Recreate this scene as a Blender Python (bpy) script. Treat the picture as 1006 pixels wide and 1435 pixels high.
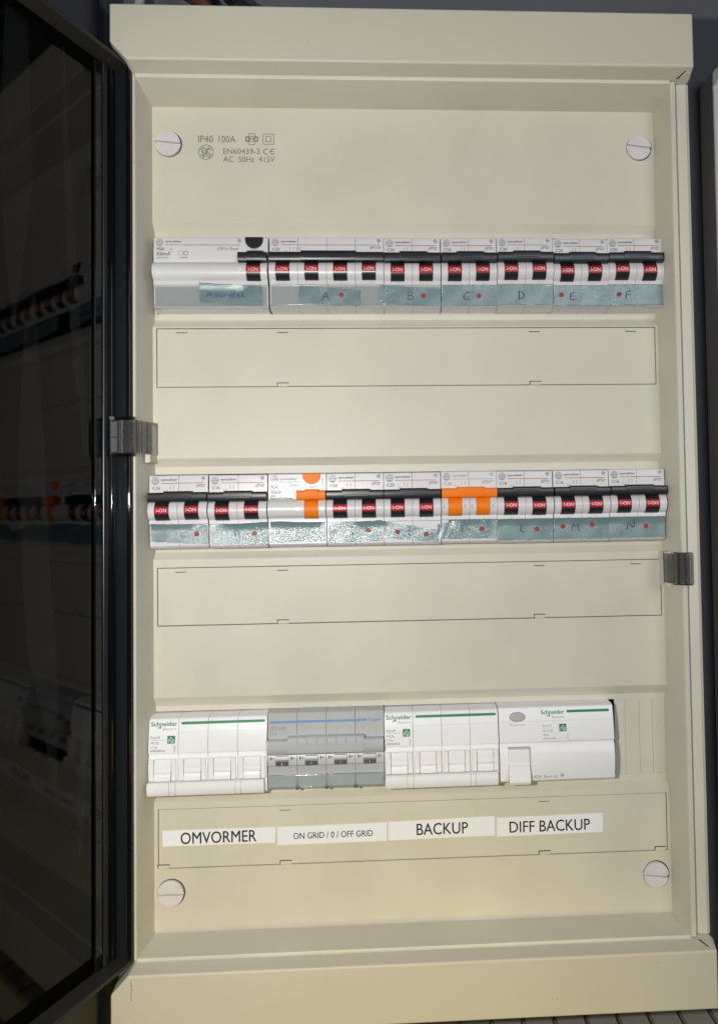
import bpy, math, random
from mathutils import Matrix, Vector
random.seed(7)
MM = 0.001
scene = bpy.context.scene
for o in list(bpy.data.objects):
    bpy.data.objects.remove(o, do_unlink=True)
COL = scene.collection

# ------------------------------------------------------------------ camera
cam_d = bpy.data.cameras.new('camera'); cam = bpy.data.objects.new('camera', cam_d); COL.objects.link(cam)
yaw, pitch, roll = 0.05028, 0.03278, -0.01477
fw = Vector((math.sin(yaw)*math.cos(pitch), math.cos(yaw)*math.cos(pitch), math.sin(pitch)))
rt = Vector((math.cos(yaw), -math.sin(yaw), 0)); up = rt.cross(fw)
r2 = rt*math.cos(roll) + up*math.sin(roll); u2 = -rt*math.sin(roll) + up*math.cos(roll)
mw = Matrix((r2, u2, -fw)).transposed().to_4x4()
mw.translation = Vector((-12.763, -494.78, -1.516))*MM
cam.matrix_world = mw
cam_d.sensor_fit = 'VERTICAL'; cam_d.sensor_height = 24.0; cam_d.sensor_width = 24.0
cam_d.lens = 1082.11*24/1435
cam_d.shift_x = -(603.38-503)/1435; cam_d.shift_y = -(717.5-677.62)/1435
cam_d.clip_start = 0.01; cam_d.clip_end = 50
scene.camera = cam

# ------------------------------------------------------------------ world and lamps
world = bpy.data.worlds.new('World'); scene.world = world; world.use_nodes = True
bg = world.node_tree.nodes['Background']
bg.inputs['Color'].default_value = (0.95, 0.97, 1.0, 1); bg.inputs['Strength'].default_value = 0.02

def lamp(name, kind, loc, energy, color, **kw):
    d = bpy.data.lights.new(name, kind); d.energy = energy; d.color = color
    for k, v in kw.items(): setattr(d, k, v)
    o = bpy.data.objects.new(name, d); COL.objects.link(o); o.location = Vector(loc)*MM
    return o
# phone torch beside the lens
lamp('torch_light', 'POINT', (-125, -490, 14), 7.2, (1.0, 0.995, 0.965), shadow_soft_size=0.008)
# warm lamp standing low in front of the cabinet
w_l = lamp('room_lamp', 'SPOT', (180, -760, -375), 6.6, (1.0, 0.76, 0.04), spot_size=math.radians(46), spot_blend=1.0, shadow_soft_size=0.05)
w_l.rotation_euler = (Vector((-50, 0, -400))*MM - w_l.location).to_track_quat('-Z', 'Y').to_euler()
# cool fill light at the right, added to brighten the wall
c_l = lamp('wall_fill_light', 'AREA', (430, -1100, 260), 3.4, (0.90, 0.95, 1.0), shape='DISK', size=0.5)
c_l.rotation_euler = (Vector((200, 0, 0))*MM - c_l.location).to_track_quat('-Z', 'Y').to_euler()

scene.view_settings.view_transform = 'Standard'; scene.view_settings.look = 'None'
scene.view_settings.gamma = 1.0; scene.view_settings.exposure = 0.0
scene.view_settings.use_curve_mapping = False
scene.render.engine = 'CYCLES'
scene.cycles.max_bounces = 8; scene.cycles.transparent_max_bounces = 12

# ------------------------------------------------------------------ materials
MATS = {}
def mat(name, color, rough=0.5, spec=0.5, bump=0.0, bscale=400, var=0.0, vscale=30, metal=0.0, coat=0.0):
    m = bpy.data.materials.new(name); m.use_nodes = True; nt = m.node_tree
    b = nt.nodes['Principled BSDF']
    b.inputs['Base Color'].default_value = (*color, 1); b.inputs['Roughness'].default_value = rough
    b.inputs['Specular IOR Level'].default_value = spec; b.inputs['Metallic'].default_value = metal
    b.inputs['Coat Weight'].default_value = coat
    tc = nt.nodes.new('ShaderNodeTexCoord')
    if var:
        n = nt.nodes.new('ShaderNodeTexNoise'); n.inputs['Scale'].default_value = vscale; n.inputs['Detail'].default_value = 6
        nt.links.new(tc.outputs['Object'], n.inputs['Vector'])
        r = nt.nodes.new('ShaderNodeMapRange'); r.inputs[1].default_value = 0.3; r.inputs[2].default_value = 0.7
        r.inputs[3].default_value = 1-var; r.inputs[4].default_value = 1+var*0.6
        nt.links.new(n.outputs['Fac'], r.inputs[0])
        mx = nt.nodes.new('ShaderNodeVectorMath'); mx.operation = 'SCALE'; mx.inputs[0].default_value = color
        nt.links.new(r.outputs[0], mx.inputs['Scale']); nt.links.new(mx.outputs[0], b.inputs['Base Color'])
        r3 = nt.nodes.new('ShaderNodeMapRange'); r3.inputs[3].default_value = rough*0.85; r3.inputs[4].default_value = min(1, rough*1.2)
        nt.links.new(n.outputs['Fac'], r3.inputs[0]); nt.links.new(r3.outputs[0], b.inputs['Roughness'])
    if bump:
        n2 = nt.nodes.new('ShaderNodeTexNoise'); n2.inputs['Scale'].default_value = bscale; n2.inputs['Detail'].default_value = 3
        nt.links.new(tc.outputs['Object'], n2.inputs['Vector'])
        bp = nt.nodes.new('ShaderNodeBump'); bp.inputs['Strength'].default_value = bump; bp.inputs['Distance'].default_value = 0.0003
        nt.links.new(n2.outputs['Fac'], bp.inputs['Height']); nt.links.new(bp.outputs['Normal'], b.inputs['Normal'])
    MATS[name] = m; return m

def clear(name, tint, gloss_rough=0.05, ior=1.5, diff=0.0, dcol=(0.5, 0.5, 0.5), bump=0.0, bscale=200):
    m = bpy.data.materials.new(name); m.use_nodes = True; nt = m.node_tree; nt.nodes.clear()
    out = nt.nodes.new('ShaderNodeOutputMaterial')
    tr = nt.nodes.new('ShaderNodeBsdfTransparent'); tr.inputs[0].default_value = (*tint, 1)
    base = tr.outputs[0]
    if diff:
        df = nt.nodes.new('ShaderNodeBsdfDiffuse'); df.inputs[0].default_value = (*dcol, 1)
        mx0 = nt.nodes.new('ShaderNodeMixShader'); mx0.inputs[0].default_value = diff
        nt.links.new(tr.outputs[0], mx0.inputs[1]); nt.links.new(df.outputs[0], mx0.inputs[2]); base = mx0.outputs[0]
    gl = nt.nodes.new('ShaderNodeBsdfGlossy'); gl.inputs['Roughness'].default_value = gloss_rough
    fr = nt.nodes.new('ShaderNodeFresnel'); fr.inputs[0].default_value = ior
    mx = nt.nodes.new('ShaderNodeMixShader')
    nt.links.new(fr.outputs[0], mx.inputs[0]); nt.links.new(base, mx.inputs[1]); nt.links.new(gl.outputs[0], mx.inputs[2])
    if bump:
        tc = nt.nodes.new('ShaderNodeTexCoord'); n = nt.nodes.new('ShaderNodeTexNoise'); n.inputs['Scale'].default_value = bscale
        nt.links.new(tc.outputs['Object'], n.inputs['Vector'])
        bp = nt.nodes.new('ShaderNodeBump'); bp.inputs['Strength'].default_value = bump; bp.inputs['Distance'].default_value = 0.0005
        nt.links.new(n.outputs['Fac'], bp.inputs['Height'])
        nt.links.new(bp.outputs[0], gl.inputs['Normal']); nt.links.new(bp.outputs[0], fr.inputs['Normal'])
    nt.links.new(mx.outputs[0], out.inputs[0])
    MATS[name] = m; return m

def tape_mat():
    m = mat('tape', (0.165, 0.245, 0.25), rough=0.2, spec=1.0, var=0.10, vscale=120)
    nt = m.node_tree; b = nt.nodes['Principled BSDF']
    tc = nt.nodes.new('ShaderNodeTexCoord')
    v = nt.nodes.new('ShaderNodeTexNoise'); v.inputs['Scale'].default_value = 2400; v.inputs['Detail'].default_value = 1
    nt.links.new(tc.outputs['Object'], v.inputs['Vector'])
    bp = nt.nodes.new('ShaderNodeBump'); bp.inputs['Strength'].default_value = 1.0; bp.inputs['Distance'].default_value = 0.00013
    nt.links.new(v.outputs['Fac'], bp.inputs['Height']); nt.links.new(bp.outputs[0], b.inputs['Normal'])
    return m

mat('cream', (0.63, 0.592, 0.49), rough=0.44, spec=0.45, bump=0.18, bscale=1100, var=0.06, vscale=18)
mat('cream_cap', (0.605, 0.565, 0.455), rough=0.45, spec=0.4, bump=0.12, bscale=700, var=0.05, vscale=7)
mat('screw_white', (0.66, 0.62, 0.62), rough=0.45, var=0.04, vscale=150)
mat('groove', (0.05, 0.045, 0.035), rough=0.8)
mat('housing', (0.67, 0.65, 0.645), rough=0.33, spec=0.5, bump=0.05, bscale=900, var=0.03, vscale=60)
mat('housing_white', (0.85, 0.835, 0.835), rough=0.35, spec=0.5, var=0.02, vscale=50)
mat('housing_grey', (0.47, 0.475, 0.475), rough=0.33, spec=0.5, var=0.03, vscale=60)
mat('label_grey', (0.36, 0.37, 0.37), rough=0.5, var=0.03, vscale=60)
mat('label_blue', (0.40, 0.43, 0.44), rough=0.5, var=0.03, vscale=60)
mat('black_plastic', (0.018, 0.018, 0.022), rough=0.32, spec=0.5, bump=0.04, bscale=900)
mat('orange', (0.88, 0.20, 0.004), rough=0.48, spec=0.3)
mat('red', (0.43, 0.012, 0.02), rough=0.3, spec=0.5)
mat('window_grey', (0.10, 0.105, 0.11), rough=0.4)
mat('white_ink', (0.85, 0.80, 0.78), rough=0.5)
mat('grey_ink', (0.16, 0.15, 0.16), rough=0.6)
mat('pale_ink', (0.33, 0.32, 0.32), rough=0.6)
mat('faint_ink', (0.48, 0.465, 0.45), rough=0.6)
mat('red_ink', (0.36, 0.03, 0.04), rough=0.5)
mat('green_ink', (0.004, 0.22, 0.06), rough=0.45)
mat('blue_ink', (0.16, 0.28, 0.55), rough=0.5)
mat('pen_blue', (0.03, 0.05, 0.13), rough=0.6)
mat('pen_faint', (0.10, 0.16, 0.24), rough=0.6)
mat('dot_red', (0.36, 0.028, 0.028), rough=0.6, var=0.25, vscale=900)
mat('dot_brown', (0.36, 0.12, 0.03), rough=0.6, var=0.25, vscale=900)
mat('scuff_pale', (0.70, 0.67, 0.60), rough=0.3)
mat('stain_brown', (0.30, 0.26, 0.17), rough=0.7)
mat('paper', (0.84, 0.835, 0.86), rough=0.45, spec=0.4)
mat('black_ink', (0.008, 0.008, 0.009), rough=0.5)
mat('door_black', (0.004, 0.0045, 0.0055), rough=0.05, spec=0.35, bump=0.02, bscale=60)
mat('door_slate', (0.012, 0.013, 0.0145), rough=0.28, spec=0.5, bump=0.03, bscale=200)
mat('door_rim', (0.022, 0.020, 0.016), rough=0.45, spec=0.5, bump=0.05, bscale=300)
mat('test_metal', (0.46, 0.46, 0.44), rough=0.3, spec=0.5)
mat('wall_paint', (0.125, 0.132, 0.15), rough=0.75, bump=0.2, bscale=220, var=0.12, vscale=8)
mat('dark_rail', (0.03, 0.034, 0.045), rough=0.35)
mat('duct_grey', (0.30, 0.28, 0.23), rough=0.55, var=0.08, vscale=30)
mat('neighbour_white', (0.66, 0.63, 0.62), rough=0.4)
mat('cable_brown', (0.10, 0.045, 0.02), rough=0.5)
mat('cable_black', (0.012, 0.012, 0.013), rough=0.4)
mat('cable_white', (0.6, 0.58, 0.55), rough=0.5)
mat('interior', (0.02, 0.02, 0.02), rough=0.8)
clear('clear_cover', (0.96, 0.97, 0.97), 0.06, 1.5, bump=0.15, bscale=260)
clear('smoked', (0.03, 0.031, 0.033), 0.045, 1.375)
m_ = mat('smoked_clip', (0.50, 0.49, 0.48), rough=0.03, spec=0.7)
m_.node_tree.nodes['Principled BSDF'].inputs['Transmission Weight'].default_value = 0.92
mat('clip_pad', (0.10, 0.098, 0.105), rough=0.35)
clear('pale_streak', (1, 1, 1), 0.5, 1.02, diff=0.007, dcol=(0.7, 0.7, 0.68))
tape_mat()

# ------------------------------------------------------------------ mesh helpers (all in millimetres)
class MB:
    def __init__(self): self.v = []; self.f = []
    def add(self, vs, fs):
        n = len(self.v); self.v += vs; self.f += [tuple(i+n for i in f) for f in fs]; return self
    def box(self, x0, x1, y0, y1, z0, z1):
        return self.add([(x0,y0,z0),(x1,y0,z0),(x1,y1,z0),(x0,y1,z0),(x0,y0,z1),(x1,y0,z1),(x1,y1,z1),(x0,y1,z1)],
                        [(0,3,2,1),(4,5,6,7),(0,1,5,4),(1,2,6,5),(2,3,7,6),(3,0,4,7)])
    def prism_x(self, prof, x0, x1):            # prof: (y, z), seen from +x counter-clockwise or not; normals fixed later
        n = len(prof); vs = [(x0,y,z) for y,z in prof] + [(x1,y,z) for y,z in prof]
        fs = [tuple(range(n))[::-1], tuple(range(n,2*n))] + [(i,(i+1)%n,n+(i+1)%n,n+i) for i in range(n)]
        return self.add(vs, fs)
    def prism_y(self, poly, y0, y1):            # poly: (x, z)
        n = len(poly); vs = [(x,y0,z) for x,z in poly] + [(x,y1,z) for x,z in poly]
        fs = [tuple(range(n)), tuple(range(n,2*n))[::-1]] + [((i+1)%n,i,n+i,n+(i+1)%n) for i in range(n)]
        return self.add(vs, fs)
    def prism_z(self, poly, z0, z1):            # poly: (x, y)
        n = len(poly); vs = [(x,y,z0) for x,y in poly] + [(x,y,z1) for x,y in poly]
        fs = [tuple(range(n))[::-1], tuple(range(n,2*n))] + [(i,(i+1)%n,n+(i+1)%n,n+i) for i in range(n)]
        return self.add(vs, fs)
    def stroke(self, pts, w, y=0.0):            # flat ribbon in the xz plane
        L = []; R = []
        for i, (x, z) in enumerate(pts):
            a = pts[max(i-1,0)]; b = pts[min(i+1,len(pts)-1)]
            dx, dz = b[0]-a[0], b[1]-a[1]; l = math.hypot(dx,dz) or 1
            nx, nz = -dz/l*w/2, dx/l*w/2
            L.append((x+nx,y,z+nz)); R.append((x-nx,y,z-nz))
        n = len(pts)
        return self.add(L+R, [(i, n+i, n+i+1, i+1) for i in range(n-1)])
    def disc(self, cx, cz, r, y, n=28):
        return self.add([(cx+r*math.cos(2*math.pi*i/n), y, cz+r*math.sin(2*math.pi*i/n)) for i in range(n)], [tuple(range(n))])
    def ring(self, cx, cz, r, w, y, n=32):
        pts = [(cx+r*math.cos(2*math.pi*i/n), cz+r*math.sin(2*math.pi*i/n)) for i in range(n+1)]
        return self.stroke(pts, w, y)
    def tube(self, pts, r, n=10):
        pts = [Vector(p) for p in pts]; rings = []
        for i, p in enumerate(pts):
            d = (pts[min(i+1,len(pts)-1)]-pts[max(i-1,0)]).normalized()
            a = d.orthogonal().normalized(); b = d.cross(a)
            if rings:
                a = (pa - d*pa.dot(d)).normalized(); b = d.cross(a)
            pa = a
            rings.append([tuple(p + (a*math.cos(2*math.pi*k/n)+b*math.sin(2*math.pi*k/n))*r) for k in range(n)])
        vs = [v for q in rings for v in q]
        fs = [(i*n+k, i*n+(k+1)%n, (i+1)*n+(k+1)%n, (i+1)*n+k) for i in range(len(rings)-1) for k in range(n)]
        return self.add(vs, fs+[tuple(range(n))[::-1], tuple(range((len(rings)-1)*n, len(rings)*n))])
    def mesh(self, name, m, smooth=False):
        me = bpy.data.meshes.new(name)
        me.from_pydata([(x*MM,y*MM,z*MM) for x,y,z in self.v], [], self.f); me.update()
        if self.solid:
            import bmesh
            bm = bmesh.new(); bm.from_mesh(me); bmesh.ops.recalc_face_normals(bm, faces=bm.faces); bm.to_mesh(me); bm.free()
        me.materials.append(MATS[m])
        if smooth:
            me.shade_smooth(); me.set_sharp_from_angle(angle=math.radians(32))
        return me
    solid = True
    def build(self, name, m, parent=None, smooth=False, bevel=0.0, loc=None):
        return link(name, self.mesh(name, m, smooth), parent, bevel, loc)

def link(name, me, parent=None, bevel=0.0, loc=None):
    o = bpy.data.objects.new(name, me); COL.objects.link(o)
    if parent is not None: o.parent = parent
    if loc is not None: o.location = Vector(loc)*MM
    if bevel:
        for p in me.polygons: p.use_smooth = True
        b = o.modifiers.new('bevel', 'BEVEL'); b.width = bevel*MM; b.segments = 3; b.limit_method = 'ANGLE'
        b.angle_limit = math.radians(30); b.harden_normals = True
    return o

def empty(name, loc=(0,0,0), rot=0.0):
    o = bpy.data.objects.new(name, None); COL.objects.link(o); o.location = Vector(loc)*MM
    o.rotation_euler = (0, rot, 0); o.empty_display_size = 0.01
    return o
def tag(o, label, cat, group=None):
    o['label'] = label; o['category'] = cat
    if group: o['group'] = group
    return o

# lettering from the built-in font, normalised so a capital H is 1 high
_tc = {}
def glyphs(s, bold=0.0, shear=0.0, space=1.0):
    bold = 0.0; key = (s, bold, shear, space)
    if key in _tc: return _tc[key]
    c = bpy.data.curves.new('lettering', 'FONT'); c.body = s; c.size = 1.0; c.offset = bold; c.shear = shear
    c.space_character = space; c.resolution_u = 3; c.fill_mode = 'FRONT'
    o = bpy.data.objects.new('lettering', c); COL.objects.link(o)
    dg = bpy.context.evaluated_depsgraph_get(); dg.update()
    me = o.evaluated_get(dg).to_mesh()
    vs = [(v.co.x, v.co.y) for v in me.vertices]; fs = [tuple(p.vertices) for p in me.polygons]
    bpy.data.objects.remove(o, do_unlink=True); bpy.data.curves.remove(c)
    _tc[key] = (vs, fs); return _tc[key]
_h = glyphs('H'); CAP = max(v[1] for v in _h[0])
def text(mb, s, x, z, cap, width=None, y=0.0, bold=0.0, shear=0.0, align='L', rot=0.0, space=1.0, ymap=None):
    if not s: return 0
    vs, fs = glyphs(s, bold, shear, space)
    k = cap/CAP; x0 = min(v[0] for v in vs); x1 = max(v[0] for v in vs)
    kx = k if width is None else width/(x1-x0)
    w = (x1-x0)*kx; ox = {'L': 0, 'C': -w/2, 'R': -w}[align]
    ca, sa = math.cos(rot), math.sin(rot); out = []
    for a, b in vs:
        px = (a-x0)*kx+ox; pz = b*k
        X = x+px*ca-pz*sa; Z = z+px*sa+pz*ca
        out.append((X, (ymap(Z) if ymap else y), Z))
    mb.add(out, fs)
    if bold:
        e = bold*cap*2.2
        for dx, dz, dy in ((e, 0, 0.011), (0, e*0.6, 0.017), (e, e*0.6, 0.023)): mb.add([(a+dx, b-dy, c+dz) for a, b, c in out], fs)
    return w
def flat():
    m = MB(); m.solid = False; return m

def arc(cx, cz, r, a0, a1, n=10):
    return [(cx+r*math.cos(math.radians(a0+(a1-a0)*i/n)), cz+r*math.sin(math.radians(a0+(a1-a0)*i/n))) for i in range(n+1)]

def monogram(mb, cx, cz, r, y, w):
    mb.ring(cx, cz, r, w, y)
    for k in range(4):
        a = 90*k+45
        q = [(cx+r*0.80*math.cos(math.radians(a+t)), cz+r*0.80*math.sin(math.radians(a+t))) for t in (-28,-14,0,14,28)]
        mb.stroke(q, w*0.8, y)
    s = r*0.66
    def sp(cx0, cz0, rx, rz, a0, a1, n=14): mb.stroke([(cx+s*(cx0+rx*math.cos(math.radians(a0+(a1-a0)*i/n))), cz+s*(cz0+rz*math.sin(math.radians(a0+(a1-a0)*i/n)))) for i in range(n+1)], w, y)
    sp(-0.42, 0.28, 0.42, 0.55, -20, 250); sp(-0.42, 0.05, 0.26, 0.30, 60, 300); sp(-0.35, -0.55, 0.42, 0.35, 80, 340)
    sp(0.42, 0.42, 0.36, 0.40, -30, 250); sp(0.40, -0.42, 0.44, 0.44, 100, 400); sp(0.45, -0.35, 0.2, 0.2, 0, 270)
    mb.stroke([(cx-0.5*s,cz-0.75*s),(cx+0.05*s,cz),(cx+0.55*s,cz+0.85*s)], w, y)

# ------------------------------------------------------------------ setting
def structure(o): o['kind'] = 'structure'; return o
structure(MB().box(-1500, 1500, 86, 120, -1200, 1200).build('wall', 'wall_paint'))

# ------------------------------------------------------------------ the distribution board
BASE = Vector((0, 85, -302))
board = empty('distribution_board', BASE)
tag(board, 'cream electrical distribution cabinet standing open with a smoked door at its left', 'cabinet')
def bp(mb, name, m, smooth=False, bevel=0.0, parent=board):
    o = mb.build(name, m, parent, smooth, bevel)
    if parent is board: o.location = -BASE*MM
    return o

# caps above and below: front face, sloping underside, ends relieved round the hinge corner
def solid_cap(sign):
    # one continuous shape: middle profile swept along x, the left end relieved
    import bmesh
    s = sign
    zf0, zf1 = (268.8, 302.4) if s > 0 else (-266.2, -300.5)
    zl = 266.2 if s > 0 else -264.9
    def prof(dz):       # (y, z) ring, dz lifts the lower front edge
        return [(-36, zf0+dz*s), (-36, zf1), (84.5, zf1), (84.5, zl-4*s), (-22.0, zl-0.2*s+dz*s*0.0), (-24.3, zl+0.3*s+dz*s*0.92)]
    rings = [(-176.9, 10.5), (-167.2, 0.0), (174.0, 0.0), (176.6, 0.0)]
    vs = []; n = 6
    for x, dz in rings: vs += [(x, y, z) for y, z in prof(dz)]
    # pull the right end in at its underside
    k = 3*n; x, y, z = vs[k+5]; vs[k+5] = (x+1.6, y, z); x, y, z = vs[k+4]; vs[k+4] = (x+1.6, y, z)
    fs = [tuple(range(n)), tuple(range(3*n, 4*n))]
    for i in range(3):
        for j in range(n): fs.append((i*n+j, i*n+(j+1)%n, (i+1)*n+(j+1)%n, (i+1)*n+j))
    mb = MB().add(vs, fs)
    o = bp(mb, 'end_cap', 'cream_cap', bevel=1.2)
    t = MB()
    a = (zf0 if s > 0 else zf0); 
    # slot lies on the sloping underside
    def zu(yy): f = (yy+24.3)/(-36+24.3); return (zl+0.3*s)*(1-f) + zf0*f
    pts = [(169.0,-25.6),(170.4,-25.6),(173.0,-32.4),(172.2,-32.4)]
    t.add([(x, yy, zu(yy)-0.12*s) for x, yy in pts]+[(x, yy, zu(yy)+1.0*s) for x, yy in pts], [(0,1,2,3),(7,6,5,4),(0,4,5,1),(1,5,6,2),(2,6,7,3),(3,7,4,0)])
    sl = t.build('hinge_slot', 'groove', o)
    t2 = MB(); pts = [(170.4,-25.9),(173.2,-25.9),(175.4,-31.4),(173.6,-31.4)]
    t2.add([(x, yy, zu(yy)-0.3*s) for x, yy in pts]+[(x, yy, zu(yy)+0.3*s) for x, yy in pts], [(0,1,2,3),(7,6,5,4),(0,4,5,1),(1,5,6,2),(2,6,7,3),(3,7,4,0)])
    t2.build('hinge_pin', 'cream_cap', o)
    return o
solid_cap(1); solid_cap(-1)

# right jamb: inner lip, groove, outer flange with a rounded edge
j = MB()
j.prism_z([(165.3,-22.8),(165.9,-24),(168.6,-24),(169.3,-23.2),(169.5,-20.8),(170.3,-20.3),(176.4,-21.6),(178.4,-20.8),(179.0,-18.6),(179.0,84.5),(166,84.5),(165.0,-10)], -264.2, 265.6)
bp(j, 'side_jamb', 'cream', smooth=True)
# left jamb: narrow lip, the side falls back so the door can swing
j = MB()
j.prism_z([(-165.6,-22.8),(-166.0,-24),(-167.2,-24),(-167.9,-23),(-168.4,-12),(-169.5,-9.5),(-178,-9.5),(-178,84.5),(-166,84.5),(-165.4,-10)], -264.2, 265.6)
bp(j, 'side_jamb', 'cream', smooth=True)
# thin lips top and bottom and the four drawn-in walls
t = MB(); t.prism_x([(-24,264.4),(-24.3,265.0),(-24.2,266.6),(-20,266.6),(5,259.8),(5,258.4),(-0.5,258.6)], -165.7, 165.4)
bp(t, 'frame_lip', 'cream', smooth=True)
t = MB(); t.prism_x([(-24,-263.1),(-24.3,-263.7),(-24.2,-265.3),(-20,-265.3),(5,-262.7),(5,-261.3),(-0.5,-261.5)], -165.7, 165.4)
bp(t, 'frame_lip', 'cream', smooth=True)
for name, xa, xb, s in (('a', -165.6, -162.8, 1), ('b', 165.3, 162.5, -1)):
    t = MB(); t.prism_z([(xa,-23.4),(xb,0),(xb+0.25*s,6),(xb-1.0*s,6),(xa-1.0*s,-22)], -263.0, 264.2)
    bp(t, 'reveal', 'cream')
# back of the housing
bp(MB().box(-166, 166, 70, 84, -262, 264), 'back_plate', 'interior')

# inner cover with three device rows: panels, sloping edges and floors round the openings
ROWS = [(150, 183.3, 178.3, 121.5, 116.4), (0, 32.6, 27.6, -26.8, -31.0), (-150, -117.3, -123.2, -178.8, -181.9)]
XL, XR = -162.9, 162.6
PLATES = [(115.2, 78.1), (-36.5, -72.4), (-186.4, -222.2)]
PX0, PX1 = -160.2, 160.4
cv = MB(); TH = 2.0
bounds = [258.8] + [v for r in ROWS for v in (r[1], r[4])] + [-261.7]
GAP = 0.4
for i in range(4):
    zt, zb = bounds[2*i], bounds[2*i+1]
    if i == 0:
        cv.box(XL, XR, 0, TH, zb, zt)
    else:
        pt, pb = PLATES[i-1]
        cv.box(XL, XR, 0, TH, pt+GAP, zt); cv.box(XL, XR, 0, TH, zb, pb-GAP)
        cv.box(XL, PX0-GAP, 0, TH, pb-GAP, pt+GAP); cv.box(PX1+GAP, XR, 0, TH, pb-GAP, pt+GAP)
for c, za, zb, zc, zd in ROWS:
    cv.prism_x([(0,za),(4,zb),(4+TH,zb),(TH,za+0.4)], XL, XR)
    cv.prism_x([(0,zd),(4,zc),(4+TH,zc),(TH,zd-0.4)], XL, XR)
    cv.box(XL, XR, 4, 4+TH, c+(23.4 if c < -100 else 22.7), zb); cv.box(XL, XR, 4, 4+TH, zc, c-24.4)
cover = bp(cv, 'inner_cover', 'cream')
# narrow end strip beside the openings
for c, *_ in ROWS:
    for xa, xb in ((XL, -161.0 if c == 150 else -162.6), (163.9 if c == 150 else 162.4, XR)):
        if xb > xa: bp(MB().box(xa, xb, 4, 6, c-24.4, c+22.7), 'end_strip', 'cream', parent=cover)

# removable marking plates with their clip tabs
tabs_top = [(-144.7,-81.2,80.9,144.4), (-146,-82.4,81.2,144.2), (-82,81.4)]
tabs_bot = [(-81.1,81.1), (-82.3,81.0), (-157.0,-81.8,81.2,156.0)]
for i, (pt, pb) in enumerate(PLATES):
    p = MB().box(PX0, PX1, 0.05, 1.6, pb, pt); plate = bp(p, 'marking_plate', 'cream', bevel=0.4)
    bp(MB().box(PX0-0.4, PX1+0.4, 2.1, 2.6, pb-0.5, pt+0.5), 'plate_backing', 'groove', parent=cover)
    for x in tabs_top[i]:
        t = MB().box(x-3.4, x+3.4, -0.35, 0.3, pt-2.3, pt-0.25); o = t.build('clip_tab', 'cream', plate, bevel=0.15)
        g = MB().box(x-3.4, x-2.7, -0.22, 0.2, pt-2.7, pt-0.3); g.box(x-3.4, x+3.4, -0.12, 0.2, pt-2.75, pt-2.3); g.build('clip_gap', 'groove', plate)
    for x in tabs_bot[i]:
        t = MB().box(x-3.4, x+3.4, -0.35, 0.3, pb-0.2, pb+1.9); o = t.build('clip_tab', 'cream', plate, bevel=0.15)
        g = MB().box(x-3.6, x+3.6, -0.15, 0.2, pb+1.9, pb+2.4); g.box(x-3.9, x-3.4, -0.15, 0.2, pb+0.2, pb+2.4); g.build('clip_gap', 'groove', plate)

# quarter-turn cover screws
for x, z, a in ((-152.7,234.2,-0.10), (152.4,234.2,-0.11), (-152.7,-237.1,0.0), (152.4,-237.1,-0.13)):
    rs = 8.0
    ringm = MB(); n = 40
    ringm.disc(x+0.35, z+0.1, rs+0.45, -0.06, n); bp(ringm, 'screw_shade_disc', 'groove', parent=cover)  # dark offset disc: ring groove plus a painted shadow crescent on the right
    ca, sa = math.cos(a), math.sin(a)
    hs = MB()
    for s in (1, -1):
        h0 = 1.05; t0 = math.asin(h0/rs)
        pts = [(rs*math.cos(t0+(math.pi-2*t0)*k/20), s*rs*math.sin(t0+(math.pi-2*t0)*k/20)) for k in range(21)]
        hs.prism_y([(x+px*ca-pz*sa, z+px*sa+pz*ca) for px, pz in (pts if s > 0 else pts[::-1])], -2.3, 0.5)
    sc = bp(hs, 'cover_screw', 'screw_white', bevel=0.35)
    q = [(-rs*0.98,-0.95),(rs*0.98,-0.95),(rs*0.98,0.95),(-rs*0.98,0.95)]
    MB().prism_y([(x+px*ca-pz*sa, z+px*sa+pz*ca) for px, pz in q], -0.12, 0.4).build('screw_slot', 'screw_white', sc)
    mk = flat(); mk.stroke([(x-0.6,z-rs+2.6),(x-0.7,z-rs+0.6)], 0.22, -2.34); mk.build('screw_mark', 'faint_ink', sc)
    mk = flat(); mk.stroke([(x-0.2,z-rs-0.8),(x-0.2,z-rs-2.4)], 0.2, -0.05); mk.stroke([(x+rs+0.9,z-0.2),(x+rs+2.4,z-0.2)], 0.2, -0.05)
    bp(mk, 'position_mark', 'faint_ink', parent=cover)

# printed marking on the cover
pm = flat(); Y = -0.06
text(pm, 'IP40', -133.8, 235.9, 4.3, 9.4, Y); text(pm, '100A', -120.8, 235.9, 4.3, 10.6, Y)
monogram(pm, -128.9, 229.4, 4.7, Y, 0.42)
text(pm, 'EN60439-3', -118.0, 228.4, 3.5, 23.2, Y); text(pm, 'AC  50Hz  415V', -118.0, 223.2, 3.6, 32.7, Y)
for cx in (-90.6, -86.4):
    pm.stroke(arc(cx, 230.1, 1.7, 55, 305, 14), 0.55, Y)
pm.stroke([(-87.9,230.1),(-86.0,230.1)], 0.5, Y)
def outline(mb, cx, cz, hw, hh, w, y):
    mb.stroke([(cx-hw,cz-hh),(cx+hw,cz-hh)], w, y); mb.stroke([(cx-hw,cz+hh),(cx+hw,cz+hh)], w, y)
    mb.stroke([(cx-hw,cz-hh),(cx-hw,cz+hh)], w, y); mb.stroke([(cx+hw,cz-hh),(cx+hw,cz+hh)], w, y)
outline(pm, -89.2, 238.2, 3.4, 3.3, 0.35, Y); outline(pm, -89.2, 238.2, 1.6, 1.6, 0.4, Y)
outline(pm, -99.8, 238.2, 1.9, 3.6, 0.35, Y); outline(pm, -99.8, 238.2, 3.9, 1.6, 0.35, Y-0.03)
pm.ring(-102.3, 238.2, 1.2, 0.5, Y-0.05, 16); pm.ring(-97.3, 238.2, 1.2, 0.5, Y-0.05, 16)
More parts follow.
